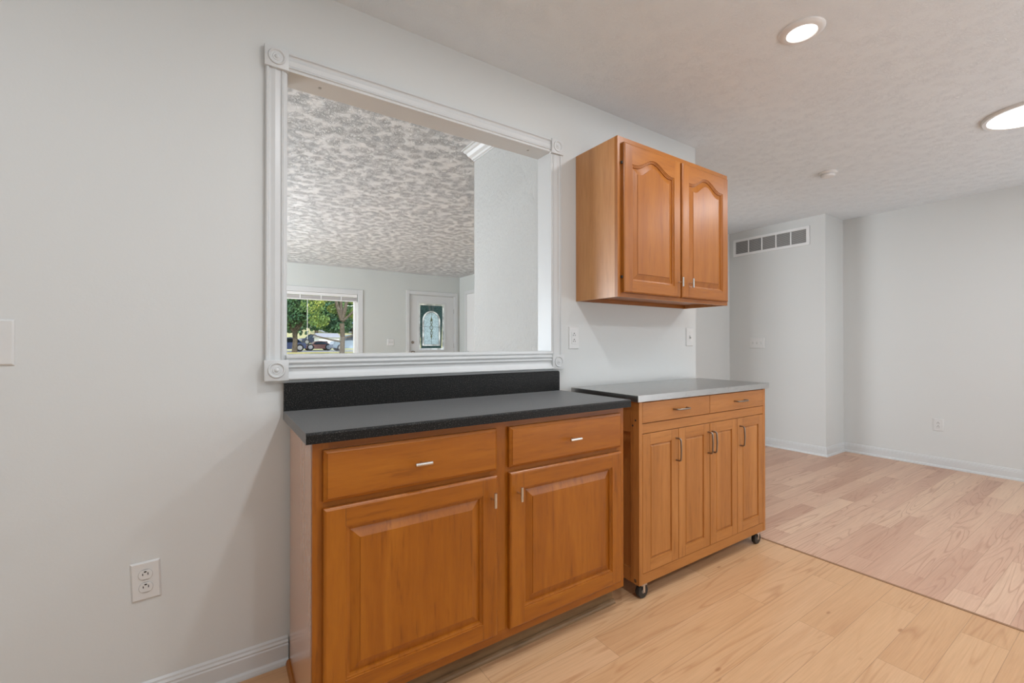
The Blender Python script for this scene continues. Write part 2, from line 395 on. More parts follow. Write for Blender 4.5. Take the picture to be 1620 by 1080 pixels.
plate('wall_outlet', 'white rectangular wall outlet between the pass-through opening and the hanging wall cabinet', 'outlet', (1.575, 0, 1.166), 0, .070, .118, kind='decora')
plate('light_switch', 'white toggle light switch plate beneath the right end of the hanging wall cabinet', 'light switch', (2.586, 0, 1.178), 0, .074, .119, 'toggle')
plate('light_switch', 'white light switch plate cut off by the left edge of the photo', 'light switch', (-.498, 0, 1.14), 0, .076, .125, 'toggle')
plate('light_switch', 'white triple toggle light switch plate on the wall below the air return grille', 'light switch', (5.088, .845, 1.141), -math.pi/2, .165, .118, 'toggle', n=3)
plate('wall_outlet', 'white wall outlet low on the long bare wall at the right of the photo', 'outlet', (5.519, -.570, .387), -math.pi/2, .074, .114, kind='decora')
plate('light_switch', 'white light switch plate in the living room between the picture window and front door', 'light switch', (2.626, 6.107, 1.16), 0, .125, .118, 'toggle', n=2)

# ------------------------------------------------------------------ air return grille
gr = thing('return_air_grille', 'white return air grille with five louvred openings high on the wall', 'vent', (5.088, .71, 2.253), -math.pi/2)
GW, GH = .805, .196; b = B()
b.box(-GW/2, GW/2, -.012, 0, GH/2-.028, GH/2, bev=.002).box(-GW/2, GW/2, -.012, 0, -GH/2, -GH/2+.028, bev=.002)
b.box(-GW/2, -GW/2+.028, -.012, 0, -GH/2+.026, GH/2-.026).box(GW/2-.028, GW/2, -.012, 0, -GH/2+.026, GH/2-.026)
b.build('frame', white_m, gr)
cw = (GW-.056)/5
for i in range(1, 5): B().box(-GW/2+.028+cw*i-.006, -GW/2+.028+cw*i+.006, -.011, -.001, -GH/2+.027, GH/2-.027).build('mullion', white_m, gr)
B().box(-GW/2+.02, GW/2-.02, -.0012, -.0002, -GH/2+.02, GH/2-.02).build('backing', dark_m, gr)
b = B()
for k in range(15):
    z = -GH/2+.031+k*.0096
    b.loft([[(x, -.0085, z), (x, -.0078, z+.0012), (x, -.0018, z-.0035), (x, -.0022, z-.0047)] for x in (-GW/2+.027, GW/2-.027)])
b.build('louvre', grille_m, gr)

# ------------------------------------------------------------------ ceiling lights, smoke detector
def disc_light(x, y, label, r=.201):
    t = thing('flush_light', label, 'ceiling light', (x, y, H))
    B().lathe([(.176, -.012), (.179, -.016), (.196, -.016), (r, -.010), (r, 0), (.170, 0)], seg=64).build('trim_ring', white_m, t)
    B().lathe([(.178, -.008), (.178, -.0155), (.12, -.0175), (.001, -.018)], seg=64).build('diffuser', glow_m, t)
    l = lamp('bulb', 'AREA', (0, 0, -.022), LAMP_W*1.15, (.90, .945, 1.0), .33, direction=(0, 0, -1)); l.parent = t
    return t
def downlight(x, y, label, r=.083, watts=1):
    t = thing('recessed_light', label, 'ceiling light', (x, y, H), group='round recessed ceiling lights')
    B().lathe([(.052, -.003), (.056, -.012), (.066, -.012), (r-.003, -.006), (r, -.001), (r, 0), (.050, 0)], seg=48).build('trim_ring', white_m, t)
    B().lathe([(.0555, -.004), (.0555, -.0065), (.04, -.0075), (.001, -.008)], seg=48).build('diffuser', glow_m, t)
    l = lamp('bulb', 'AREA', (0, 0, -.0135), LAMP_W*watts, (.90, .945, 1.0), .10, direction=(0, 0, -1)); l.parent = t
    return t
downlight(2.028, -.914, 'small round recessed ceiling light, fully visible, above and right of the hanging wall cabinet')
disc_light(3.813, -1.338, 'large flat round ceiling light cut off by the right edge of the photo')
for x, y in ((.78, -1.15), (.78, -2.8), (2.1, -2.8), (3.8, -2.9), (-1.0, -1.3)):  # first inferred from the counter's shadow; the rest added unseen for room light
    downlight(x, y, 'unseen round recessed ceiling light outside the view of the photo', watts=1.2 if x < 0 else 1)
sd = thing('smoke_detector', 'small round white smoke detector on the ceiling', 'smoke detector', (3.877, -.312, H))
B().lathe([(.060, 0), (.060, -.006), (.054, -.010), (.052, -.012), (.001, -.012)], seg=40).build('base_plate', white_m, sd)
B().lathe([(.048, -.012), (.048, -.016), (.046, -.019), (.047, -.021), (.046, -.027), (.040, -.034), (.02, -.037), (.001, -.037)], seg=40).build('housing', white_m, sd)
B().lathe([(.0475, -.0165), (.0475, -.0185), (.0472, -.0186)], seg=40).build('vent_slit', grille_m, sd)

# ------------------------------------------------------------------ raised-panel doors and drawers
def arc(u):      # cathedral arch 0..1 over u in -1..1
    a = min(1, abs(u)/.86); return .5+.5*math.cos(math.pi*a)
def panel_door(w_, h_, t=.02, fr=.058, top=None, arch=0, edge=.007, rings=None, M=24):
    """door in local coords: x 0..w, z 0..h, back y=0, front y=-t. slots 0 upright grain, 1 rail grain"""
    top = top or fr
    b = B()
    def loop(i, it, y, a):     # inset sides/bottom i, top inset it, arch height a
        x0, x1, z0, z1 = i, w_-i, i, h_-it
        pts = [(x0, y, z0), (x1, y, z0)]
        for k in range(M+1):
            u = 1-2*k/M; x = x0+(x1-x0)*(u+1)/2
            pts.append((x, y, z1+a*arc(u)))
        return pts
    # outer shell: back, side, edge chamfer
    sh = [loop(0, 0, 0, 0), loop(0, 0, -t+edge*.7, 0), loop(edge*.35, edge*.35, -t+edge*.3, 0), loop(edge, edge, -t, 0)]
    b.loft(sh, False, 0); b.add(sh[0], [tuple(range(len(sh[0])))], 0)
    e = edge
    # flat frame faces
    ix0, ix1, iz0, iz1 = fr, w_-fr, fr, h_-top
    def quad(x0, x1, z0, z1, mi): b.add([(x0, -t, z0), (x1, -t, z0), (x1, -t, z1), (x0, -t, z1)], [(0, 1, 2, 3)], mi)
    quad(e, ix0, e, h_-e, 0); quad(ix1, w_-e, e, h_-e, 0); quad(ix0, ix1, e, iz0, 1)
    for xj in (ix0, ix1):
        for za, zb in ((e, iz0), (iz1, h_-e)): b.box(xj-.0005, xj+.0005, -t-.0001, -t+.001, za, zb, 2)
    for k in range(M):
        x_a = ix0+(ix1-ix0)*k/M; x_b = ix0+(ix1-ix0)*(k+1)/M
        za = iz1+arch*arc(-1+2*k/M); zb = iz1+arch*arc(-1+2*(k+1)/M)
        b.add([(x_a, -t, za), (x_b, -t, zb), (x_b, -t, h_-e), (x_a, -t, h_-e)], [(0, 1, 2, 3)], 1)
    # inner bead, recess, bevelled field
    rings = rings or [(0, 0), (.001, .003), (.005, .003), (.006, .0055), (.010, .0065), (.0115, .0115), (.0145, .0115), (.040, .003), (.0405, .001), (.045, .001)]
    ls = [loop(fr+i, top+i, -t+dd, arch) for i, dd in rings]
    b.loft(ls, False, 0)
    cen = Vector((0, 0, 0))
    for q in ls[-1]: cen += Vector(q)
    cen /= len(ls[-1]); n = len(ls[-1])
    b.add(ls[-1]+[tuple(cen)], [(j, (j+1) % n, n) for j in range(n)], 0)
    return b
def slab_drawer(w_, h_, t=.02, e=.010):
    b = B()
    def lp(i, y): return [(i, y, i), (w_-i, y, i), (w_-i, y, h_-i), (i, y, h_-i)]
    b.loft([lp(0, 0), lp(0, -t+.008), lp(.002, -t+.0065), lp(e-.001, -t+.0022), lp(e, -t), lp(e+.003, -t)], True, 0)
    return b
def t_handle(parent, x, y, z, L_=.052, vertical=True):
    r = B(); po = .028
    r.tube([(x, y, z), (x, y-po, z)], .0032, 12)
    ends = [(x, y-po, z-L_/2), (x, y-po, z-L_/2+.0006), (x, y-po, z+L_/2-.0006), (x, y-po, z+L_/2)] if vertical else [(x-L_/2, y-po, z), (x-L_/2+.0006, y-po, z), (x+L_/2-.0006, y-po, z), (x+L_/2, y-po, z)]
    r.tube(ends, [.0048, .0056, .0056, .0048], 14)
    return r.build('handle', nickel_m, parent)

# ------------------------------------------------------------------ base cabinet
K0, K1, KF, KB, KT = .219, 1.4503, -.4578, .098, .8664
bc = thing('base_cabinet', 'stained maple base cabinet with two drawers and two raised-panel doors under the black countertop', 'cabinet', (K0, 0, 0))
W = K1-K0
B().box(0, .016, KF+.019, -.0235, 0, KT).build('side_panel', side_m, bc)
B().box(W-.016, W, KF+.019, -.001, KB, KT).box(W-.016, W, KF+.079, -.001, 0, KB).build('side_panel', side_m, bc)
B().box(.016, W-.016, KF+.02, -.002, KB, KB+.016).build('bottom_panel', maple_h, bc)
B().box(.016, W-.016, -.008, -.002, KB+.016, KT).build('back_panel', maple_v, bc)
ff = B(); y0, y1 = KF, KF+.019
S = .042; mx0, mx1 = .565, .655
ff.box(0, S, y0, y1, KB, KT, 0); ff.box(W-S, W, y0, y1, KB, KT, 0); ff.box(mx0, mx1, y0+.0002, y1, KB+.035, KT-.03, 0)
ff.box(S, W-S, y0, y1, KT-.03, KT, 1); ff.box(S, W-S, y0, y1, KB, KB+.035, 1); ff.box(S, W-S, y0+.0006, y1, .672, .708, 1)
ff.build('face_frame', [maple_v, maple_h], bc)
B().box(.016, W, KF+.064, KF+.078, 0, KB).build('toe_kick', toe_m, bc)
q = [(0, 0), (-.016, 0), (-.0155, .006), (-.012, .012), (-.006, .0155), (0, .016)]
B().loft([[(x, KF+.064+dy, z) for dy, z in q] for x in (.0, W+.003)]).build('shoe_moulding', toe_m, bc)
B().loft([[(dy*.8, y, z*1.3) for dy, z in q] for y in (KF+.019, -.0235)]).build('shoe_moulding', maple_h, bc)
D = [(.2452-K0, .8047-K0), (.8569-K0, 1.4215-K0)]
for i, (a, c) in enumerate(D):
    o = slab_drawer(c-a, .843-.700).build('drawer', maple_h, bc, (a, KF, .700))
    t_handle(o, (c-a)/2, -.02, .0715, .055, False)
    o = panel_door(c-a, .682-.134, fr=.058).build('door', [maple_v, maple_h, joint_m], bc, (a, KF, .134))
    t_handle(o, (c-a)-.026 if i == 0 else .030, -.02, .548-.072, .050, True)
# right door is slightly ajar-free; both closed

# ------------------------------------------------------------------ countertop
CX0, CX1, CF, CT, CB = .1986, 1.4674, -.4866, .8966, .8664
ct = thing('countertop', 'speckled charcoal laminate countertop with a low backsplash on the wooden base cabinet', 'countertop', (CX0, 0, CB))
e = .004
pr = [(-.001, 0), (CF, 0), (CF, CT-CB-.006), (CF+.002, CT-CB-.002), (CF+.007, CT-CB), (-.001, CT-CB)]
b = B().loft([[(x, y, z) for y, z in pr] for x in (0, CX1-CX0)]); b.build('slab', top_m, ct)
pr = [(-.001, CT-CB), (-.020, CT-CB), (-.020, .9945-CB), (-.0185, .9965-CB), (-.001, .9965-CB)]
bs = B(); Wb = 1.464-.1986
prof = lambda x, dz: [(x, y, z-(dz if z > .05 else 0)) for y, z in pr]
bs.loft([prof(0, 0), prof(Wb-.008, 0), prof(Wb-.002, .002), prof(Wb, .008)])
bs.build('backsplash', top_m, ct)

# ------------------------------------------------------------------ upper cabinet
U0, U1, UT, UB, UD = 1.594, 2.531, 2.1337, 1.3606, -.2948
uc = thing('wall_cabinet', 'honey maple two-door wall cabinet with arched raised panels hanging over the cart', 'cabinet', (U0, 0, UB))
W = U1-U0; HH = UT-UB
B().box(0, .013, UD+.019, -.001, 0, HH).build('side_panel', up_y, uc)
B().box(W-.013, W, UD+.019, -.001, 0, HH).build('side_panel', up_y, uc)
B().box(.013, W-.013, UD+.019, -.002, HH-.013, HH).build('top_panel', up_h, uc)
B().box(.013, W-.013, UD+.019, -.002, .020, .033).build('bottom_panel', up_h, uc)
B().box(.013, W-.013, -.016, -.002, .0, .020).build('hanging_rail', up_h, uc)
B().box(.013, W-.013, -.008, -.002, .033, HH-.013).build('back_panel', up_v, uc)
ff = B(); y0, y1 = UD, UD+.019; S = .040
ff.box(0, S, y0, y1, 0, HH, 0); ff.box(W-S, W, y0, y1, 0, HH, 0); ff.box(W/2-.03, W/2+.03, y0+.0002, y1, .03, HH-.03, 0)
ff.box(S, W-S, y0, y1, 0, .035, 1); ff.box(S, W-S, y0, y1, HH-.035, HH, 1)
ff.build('face_frame', [up_v, up_h], uc)
dw = .437
for i, x in enumerate((.026, W-.026-dw+.003)):
    o = panel_door(dw, .722, fr=.056, top=.098, arch=.050).build('door', [up_v, up_h, up_h], uc, (x, UD, .021))
    t_handle(o, dw-.022 if i == 0 else .074-.02, -.02, .078, .050, True)
for x in (.12, .40): B().lathe([(.004, .0), (.004, -.0015), (.0005, -.002)], (x, -.009, 0), 'Z', 12).build('screw', nickel_m, uc)
for z in (.09, .64): B().box(.019, .026, UD-.010, UD-.001, z, z+.012).build('door_bumper', dark_m, uc)

# ------------------------------------------------------------------ rolling kitchen cart
GX, GY = 1.5464, -.4625
rz = math.atan2(-.0054, 1.071)
kc = thing('kitchen_cart', 'light birch rolling kitchen cart with four narrow doors and a steel top', 'cart', (GX, GY, 0), rz)
W = 1.071; DP = .400; Z0, Z1 = .068, .8777
# side frames: two posts with rails and recessed panel
def side(x0, x1, panel_x):
    b = B(); b.box(x0, x1, .0, .050, Z0, Z1, bev=.0015); b.box(x0, x1, DP-.045, DP, Z0, Z1)
    b.box(x0+.002, x1, .050, DP-.045, Z0, Z0+.06); b.box(x0+.002, x1, .050, DP-.045, Z1-.14, Z1)
    b.box(panel_x, panel_x+.006, .045, DP-.04, Z0+.05, Z1-.1)
    o = b.build('side_frame', cart_v, kc); return o
sl = side(0, .022, .010); side(W-.022, W, W-.012)
for z in (.795, .770): B().lathe([(.0045, -.0004), (.0045, .0006)], (0, .020 if z > .78 else .036, z), 'X', 14).build('bolt_hole', dark_m, sl)
B().lathe([(.0065, -.001), (.0065, .001), (.003, .0015)], (0, .022, .085), 'X', 14).build('bolt', bronze_m, sl)
B().box(.022, W-.022, DP-.012, DP-.004, Z0+.01, Z1-.002).build('back_panel', cart_v, kc)
B().box(.022, W-.022, .022, DP-.012, Z0+.012, Z0+.028).build('bottom_panel', cart_h, kc)
fr_ = B()
dA, dB = .782, .8765          # drawers
rA, rB = .736, .779           # middle rail
oA, oB = .1165, .733          # doors
fr_.box(.022, W-.022, .002, .020, Z0, oA-.002).build('bottom_rail', cart_h, kc)
B().box(.022, W-.022, .002, .020, rA, rB).build('middle_rail', cart_h, kc)
def bow(parent, x, z, vertical, L_=.098):
    y = 0; po = .026; pts = []; n = 6
    def q(u, d): return (x, y-d, z+u) if vertical else (x+u, y-d, z)
    h_ = L_/2
    pts = [q(-h_, 0), q(-h_, po-.010)]
    for k in range(1, 5): a = k/5*math.pi/2; pts.append(q(-h_+.010*(1-math.cos(a)), po-.010+.010*math.sin(a)))
    pts.append(q(-h_+.012, po)); pts.append(q(0, po+.002)); pts.append(q(h_-.012, po))
    for k in range(4, 0, -1): a = k/5*math.pi/2; pts.append(q(h_-.010*(1-math.cos(a)), po-.010+.010*math.sin(a)))
    pts += [q(h_, po-.010), q(h_, 0)]
    B().tube(pts, .0042, 10).build('handle', bronze_m, parent)
x0s = [(.022+.001, .530), (.533, W-.023)]
for a, c in x0s:
    w_ = c-a; b = B()
    lp = lambda i, y: [(i, y, i), (w_-i, y, i), (w_-i, y, dB-dA-.003-i), (i, y, dB-dA-.003-i)]
    b.loft([lp(0, .018), lp(0, .0008), lp(.0012, 0)], True, 0)
    o = b.build('drawer', cart_h, kc, (a, .0, dA)); bow(o, w_/2+.012, .046, False, .096)
n4 = [(.023, .2765), (.2785, .530), (.533, .782), (.784, W-.023)]
for i, (a, c) in enumerate(n4):
    w_ = c-a-.001
    o = panel_door(w_, oB-oA, t=.018, fr=.050, edge=.0018, M=2,
                   rings=[(0, 0), (.0012, .006), (.004, .0065), (.012, .0015), (.013, .0015)]).build('door', [cart_v, cart_h, joint_m], kc, (a+.0005, .018, oA))
    hx = {0: w_-.016, 1: w_-.016, 2: .016, 3: .022}[i]
    # handle origin lies on the door front
    hb = bow
    e_ = len(bpy.data.objects)
    hpar = o
    y_front = -.018
    po = .026; h_ = .052; zc = oB-oA-.095
    pts = [(hx, y_front, zc-h_), (hx, y_front-po+.010, zc-h_)]
    for k in range(1, 5):
        t = k/5*math.pi/2; pts.append((hx, y_front-po+.010-.010*math.sin(t), zc-h_+.010*(1-math.cos(t))))
    pts += [(hx, y_front-po, zc-h_+.012), (hx, y_front-po-.002, zc), (hx, y_front-po, zc+h_-.012)]
    for k in range(4, 0, -1):
        t = k/5*math.pi/2; pts.append((hx, y_front-po+.010-.010*math.sin(t), zc+h_-.010*(1-math.cos(t))))
    pts += [(hx, y_front-po+.010, zc+h_), (hx, y_front, zc+h_)]
    B().tube(pts, .0042, 10).build('handle', bronze_m, o)
# steel top with folded edge
TX0, TX1, TF, TB_, TT = -.020, W+.023, -.012, .440-.012, .909
b = B(); b.box(TX0, TX1, TF, TB_, Z1+.0005, TT, bev=.0018); tp = b.build('steel_top', steel_m, kc)
B().box(.32, .3215, TF-.0006, TF+.001, Z1+.002, TT-.002).build('edge_seam', grille_m, tp)
hub_m = mat('grey_wheel_hub', (.42, .41, .39), .35, .4)
def caster(x, y):
    r = B(); zc = .031
    r.box(x-.018, x+.018, y-.018, y+.018, .060, Z0)
    r.box(x-.007, x+.007, y-.0155, y-.0135, .026, .0605).box(x-.007, x+.007, y+.0135, y+.0155, .026, .0605)
    r.lathe([(.004, -.016), (.004, .016)], (x, y, zc), 'Y', 10)
    o = r.build('caster', chrome_m, kc)
    # wheel faces the front: axis Y
    B().lathe([(.0235, -.011), (.029, -.011), (.031, -.008), (.031, .008), (.029, .011), (.0235, .011)], (x, y, zc), 'Y', 36).build('tyre', rubber_m, o)
    B().lathe([(.0238, .008), (.0238, -.008), (.019, -.0105), (.013, -.008), (.009, -.0115), (.004, -.013), (.0005, -.013)], (x, y, zc), 'Y', 28).build('wheel_hub', hub_m, o)
for x, y in ((.040, .022), (W-.062, .022), (.040, DP-.05), (W-.062, DP-.05)): caster(x, y)

# ------------------------------------------------------------------ living room: window
wn = sempty('window_1', (0, Y0, 0)); b = B()
cas = .085
for (x0, x1, z0, z1) in ((FX0-cas, FX0, FZ0-cas, FZ1+cas), (FX1, FX1+cas, FZ0-cas, FZ1+cas), (FX0, FX1, FZ1, FZ1+cas), (FX0, FX1, FZ0-cas, FZ0)):
    b.box(x0, x1, -.016, 0, z0, z1, bev=.004)
b.build('window_casing', trim_m, wn)
b = B(); fw_ = .05
b.box(FX0, FX0+fw_, .03, .11, FZ0, FZ1).box(FX1-fw_, FX1, .03, .11, FZ0, FZ1).box(FX0+fw_, FX1-fw_, .03, .11, FZ0, FZ0+fw_).box(FX0+fw_, FX1-fw_, .03, .11, FZ1-.03, FZ1)
b.build('window_frame', white_m, wn)
glass_m = bpy.data.materials.new('window_glass'); glass_m.use_nodes = True; g = glass_m.node_tree; g.nodes.remove(g.nodes['Principled BSDF'])
tr_ = g.nodes.new('ShaderNodeBsdfTransparent'); gl = g.nodes.new('ShaderNodeBsdfGlossy'); gl.inputs['Roughness'].default_value = .02; mx = g.nodes.new('ShaderNodeMixShader'); mx.inputs[0].default_value = .012
g.links.new(tr_.outputs[0], mx.inputs[1]); g.links.new(gl.outputs[0], mx.inputs[2]); g.links.new(mx.outputs[0], g.nodes['Material Output'].inputs[0])
B().box(FX0+fw_, FX1-fw_, .07, .074, FZ0+fw_, FZ1-.03).build('window_pane', glass_m, wn)
# raised blind bundled under the head rail
bl = thing('window_blind', 'white slatted blind pulled fully up at the top of the picture window', 'blind', (0, Y0, 0))
B().box(FX0+.01, FX1-.012, .002, .028, FZ1-.050, FZ1-.002, bev=.002).build('head_rail', white_m, bl)
slat_m = mat('blind_slats', (.62, .60, .59), .5)
b = B()
for k in range(12): b.box(FX0+.02, FX1-.022, .004, .028, FZ1-.054-.0045*(k+1), FZ1-.054-.0045*k-.0015)
b.build('slat_stack', slat_m, bl)
B().box(FX0+.02, FX1-.022, .003, .028, FZ1-.128, FZ1-.110, bev=.002).build('bottom_rail', white_m, bl)
for x in (.2, .55, 1.13, 1.45, 1.77): B().box(x-.009, x+.009, -.001, .001, FZ1-.125, FZ1-.05).build('ladder_tape', white_m, bl)
B().tube([(1.24, 0, FZ1-.11), (1.24, 0, FZ1-.78)], .004, 6).build('tilt_wand', white_m, bl)

# ------------------------------------------------------------------ front door with leaded glass
dr = sempty('door_1', (0, Y0, 0)); b = B(); cs = .062
for (x0, x1, z0, z1) in ((DX0-cs, DX0, 0, DZ+cs), (DX1, DX1+cs, 0, DZ+cs), (DX0, DX1, DZ, DZ+cs)): b.box(x0, x1, -.016, 0, z0, z1, bev=.004)
b.build('door_casing', trim_m, dr)
b = B(); b.box(DX0, DX0+.012, .0, .1, 0, DZ).box(DX1-.012, DX1, .0, .1, 0, DZ).box(DX0+.012, DX1-.012, .0, .1, DZ-.012, DZ); b.build('door_jamb', trim_m, dr)
LX0, LX1, LZ0, LZ1 = 3.175, 3.694, 1.016, 1.895
sx0, sx1 = DX0+.015, DX1-.015; b = B()
b.box(sx0, LX0, .02, .064, .01, DZ-.016).box(LX1, sx1, .02, .064, .01, DZ-.016).box(LX0, LX1, .02, .064, .01, LZ0).box(LX0, LX1, .02, .064, LZ1, DZ-.016)
slab = b.build('door_slab', trim_m, dr); b = B()
for (x0, x1, z0, z1) in ((LX0-.03, LX0+.004, LZ0-.03, LZ1+.03), (LX1-.004, LX1+.03, LZ0-.03, LZ1+.03), (LX0, LX1, LZ1-.004, LZ1+.03), (LX0, LX1, LZ0-.03, LZ0+.004)): b.box(x0, x1, .012, .021, z0, z1, bev=.003)
b.build('glass_stop', trim_m, slab)
def stained(name, col, trans, sc_=60):
    m = bpy.data.materials.new(name); m.use_nodes = True; g = m.node_tree; g.nodes.remove(g.nodes['Principled BSDF'])
    a = g.nodes.new('ShaderNodeBsdfTransparent'); t = g.nodes.new('ShaderNodeBsdfTranslucent'); gl = g.nodes.new('ShaderNodeBsdfGlossy'); gl.inputs['Roughness'].default_value = .1
    no = g.nodes.new('ShaderNodeTexNoise'); no.inputs['Scale'].default_value = sc_; tcn = g.nodes.new('ShaderNodeTexCoord'); g.links.new(tcn.outputs['Object'], no.inputs['Vector'])
    cr_ = g.nodes.new('ShaderNodeValToRGB'); cr_.color_ramp.elements[0].position = .35; cr_.color_ramp.elements[1].position = .65
    cr_.color_ramp.elements[0].color = (*[c*.55 for c in col], 1); cr_.color_ramp.elements[1].color = (*col, 1)
    g.links.new(no.outputs[0], cr_.inputs[0])
    for n_ in (a, t): g.links.new(cr_.outputs[0], n_.inputs['Color'])
    m1 = g.nodes.new('ShaderNodeMixShader'); m1.inputs[0].default_value = trans; m2 = g.nodes.new('ShaderNodeMixShader'); m2.inputs[0].default_value = .05
    g.links.new(t.outputs[0], m1.inputs[1]); g.links.new(a.outputs[0], m1.inputs[2]); g.links.new(m1.outputs[0], m2.inputs[1]); g.links.new(gl.outputs[0], m2.inputs[2]); g.links.new(m2.outputs[0], g.nodes['Material Output'].inputs[0])
    return m
green_g = stained('green_textured_glass', (.20, .32, .32), .3); clear_g = stained('clear_bevelled_glass', (1, 1, 1), .1, 10); pale_g = stained('pale_blue_pebbled_glass', (.85, .95, 1), .15, 90)
came_m = mat('lead_came', (.22, .24, .25), .4, .6)
cxm = (LX0+LX1)/2; lw, lh = LX1-LX0, LZ1-LZ0
# arch outline
def arch_pts(hw, z0, zs, n=20):
    return [(cxm-hw, z0), (cxm+hw, z0)]+[(cxm+hw*math.cos(math.pi*k/n), zs+hw*1.02*math.sin(math.pi*k/n)) for k in range(n+1)]
def prism(pts, y0, y1): return B().loft([[(x, y0, z) for x, z in pts], [(x, y1, z) for x, z in pts]])
def ringp(o_, i_, y0, y1):
    b = B(); n = len(o_)
    b.loft([[(x, y0, z) for x, z in o_], [(x, y0, z) for x, z in i_], [(x, y1, z) for x, z in i_], [(x, y1, z) for x, z in o_], [(x, y0, z) for x, z in o_]], False); return b
rect = lambda i: [(LX0+i, LZ0+i), (LX1-i, LZ0+i), (LX1-i, LZ1-i), (LX0+i, LZ1-i)]
ringp(rect(.0), rect(.032), .040, .046).build('glass_border', clear_g, slab)
zs = LZ1-.32
A0 = arch_pts(.185, LZ0+.075, zs); A1 = arch_pts(.150, LZ0+.105, zs)
# green field between border and arch (same point count: project arch onto rectangle)
def torect(p):
    x, z = p; r_ = rect(.032); hx = (r_[1][0]-r_[0][0])/2; cz = (LZ0+LZ1)/2; hz = lh/2-.032
    dx, dz = x-cxm, z-cz; s = 1/max(abs(dx)/hx, abs(dz)/hz); return (cxm+dx*s, cz+dz*s)
O = [torect(p) for p in A0]
ringp(O, A0, .040, .046).build('glass_field', green_g, slab)
# corner fillers of the green field
ringp(A0, A1, .040, .046).build('glass_arch', clear_g, slab)
prism(A1, .040, .046).build('glass_centre', pale_g, slab)
b = B()
for hw_, y in ((.185, 0), (.150, 0)):
    z0_ = LZ0+(.075 if hw_ > .16 else .105); pts = arch_pts(hw_, z0_, zs); b.tube([(x, .038, z) for x, z in pts]+[(pts[0][0], .038, pts[0][1])], .0035, 6)
pts = rect(.032); b.tube([(x, .038, z) for x, z in pts+[pts[0]]], .0035, 6)
b.tube([(cxm, .038, LZ0+.105), (cxm, .038, zs+.15)], .003, 6)
for x0, x1 in ((LX0+.03, cxm-.03), (cxm+.03, LX1-.03)): b.tube([(x0, .038, LZ0+.44), (x1, .038, LZ0+.44)], .003, 6)
for dx in (-.055, -.03, .03, .055): b.tube([(cxm+dx*.7, .038, zs+.185), (cxm+dx, .038, LZ1-.03)], .004, 6)
b.build('lead_came', came_m, slab)
b = B()   # twisted ribbon ornament in the centre
for ph in (0, math.pi):
    b.tube([(cxm+.030*math.sin(k/16*math.pi*3+ph)*math.sin(k/16*math.pi)**.5 if 0 < k < 16 else cxm, .036, LZ0+.26+.33*k/16) for k in range(17)], .006, 6)
b.loft([[(cxm-.002, y, LZ0+.64), (cxm-.022, y, LZ0+.57), (cxm, y, LZ0+.54), (cxm+.022, y, LZ0+.57)] for y in (.034, .038)])
b.loft([[(cxm-.002, y, LZ0+.20), (cxm-.018, y, LZ0+.26), (cxm, y, LZ0+.29), (cxm+.018, y, LZ0+.26)] for y in (.034, .038)])
b.build('glass_ornament', mat('olive_glass', (.16, .18, .10), .3), slab)
B().lathe([(.026, .02), (.026, .012), (.020, .008), (.010, .006), (.0005, .005)], (3.05, 0, 1.160), 'Y', 24).build('deadbolt', bronze_m, slab)
B().lathe([(.030, .02), (.030, .014), (.012, .010), (.012, -.02), (.026, -.028), (.028, -.04), (.018, -.052), (.0005, -.054)], (3.05, 0, .972), 'Y', 24).build('knob', bronze_m, slab)
for z in (.25, 1.05, 1.72): B().box(sx1-.002, sx1+.008, .010, .020, z, z+.09).build('hinge', nickel_m, slab)
# inner door on the right wall of the living room
d2 = sempty('door_2', (4.02, 0, 0)); b = B()
for (y0, y1, z0, z1) in ((5.80, 5.865, 0, 2.15), (4.93, 4.99, 0, 2.15), (4.99, 5.80, 2.085, 2.15)): b.box(-.016, 0, y0, y1, z0, z1, bev=.004)
b.build('door_casing', trim_m, d2)
s2 = B().box(-.006, -.0005, 4.995, 5.795, .01, 2.08).build('door_slab', white_m, d2)
B().lathe([(.028, -.006), (.028, -.012), (.011, -.016), (.011, -.038), (.025, -.046), (.026, -.056), (.001, -.066)], (0, 5.735, .965), 'X', 20).build('knob', nickel_m, s2)

# ------------------------------------------------------------------ outdoors, seen through the picture window
def vnoise_mat(name, c1, c2, sc_, rough=.9, dist=0):
    m = mat(name, c1, rough, spec=.2); L(m, ramp(m, noise(m, coords(m), sc_, 4, .6, dist), [(.35, c1), (.65, c2)]), P(m).inputs['Base Color']); return m
lawn_m = vnoise_mat('dry_lawn', (.34, .31, .09), (.55, .46, .20), 1.2)
road_m = vnoise_mat('pale_asphalt', (.45, .43, .41), (.55, .53, .50), 2)
yard_m = vnoise_mat('far_yard', (.36, .36, .14), (.52, .45, .25), .8)
GN = [(6.25, -.35), (28, .28), (38, .42)]
struct(B().loft([[(x, y, z) for y, z in ((6.25, -.35), (28, .28), (40, .40), (40, -.8), (6.25, -.8))] for x in (-40, 70)]).build('ground', lawn_m))
rd = B().loft([[(x, y, z) for y, z in ((40, .40), (47, .42), (47, -.5), (40, -.5))] for x in (-60, 110)]).build('road', road_m); struct(rd)
struct(B().loft([[(x, y, z) for y, z in ((47, .42), (70, 1.6), (140, 8), (140, -1), (47, -1))] for x in (-100, 200)]).build('ground', yard_m))

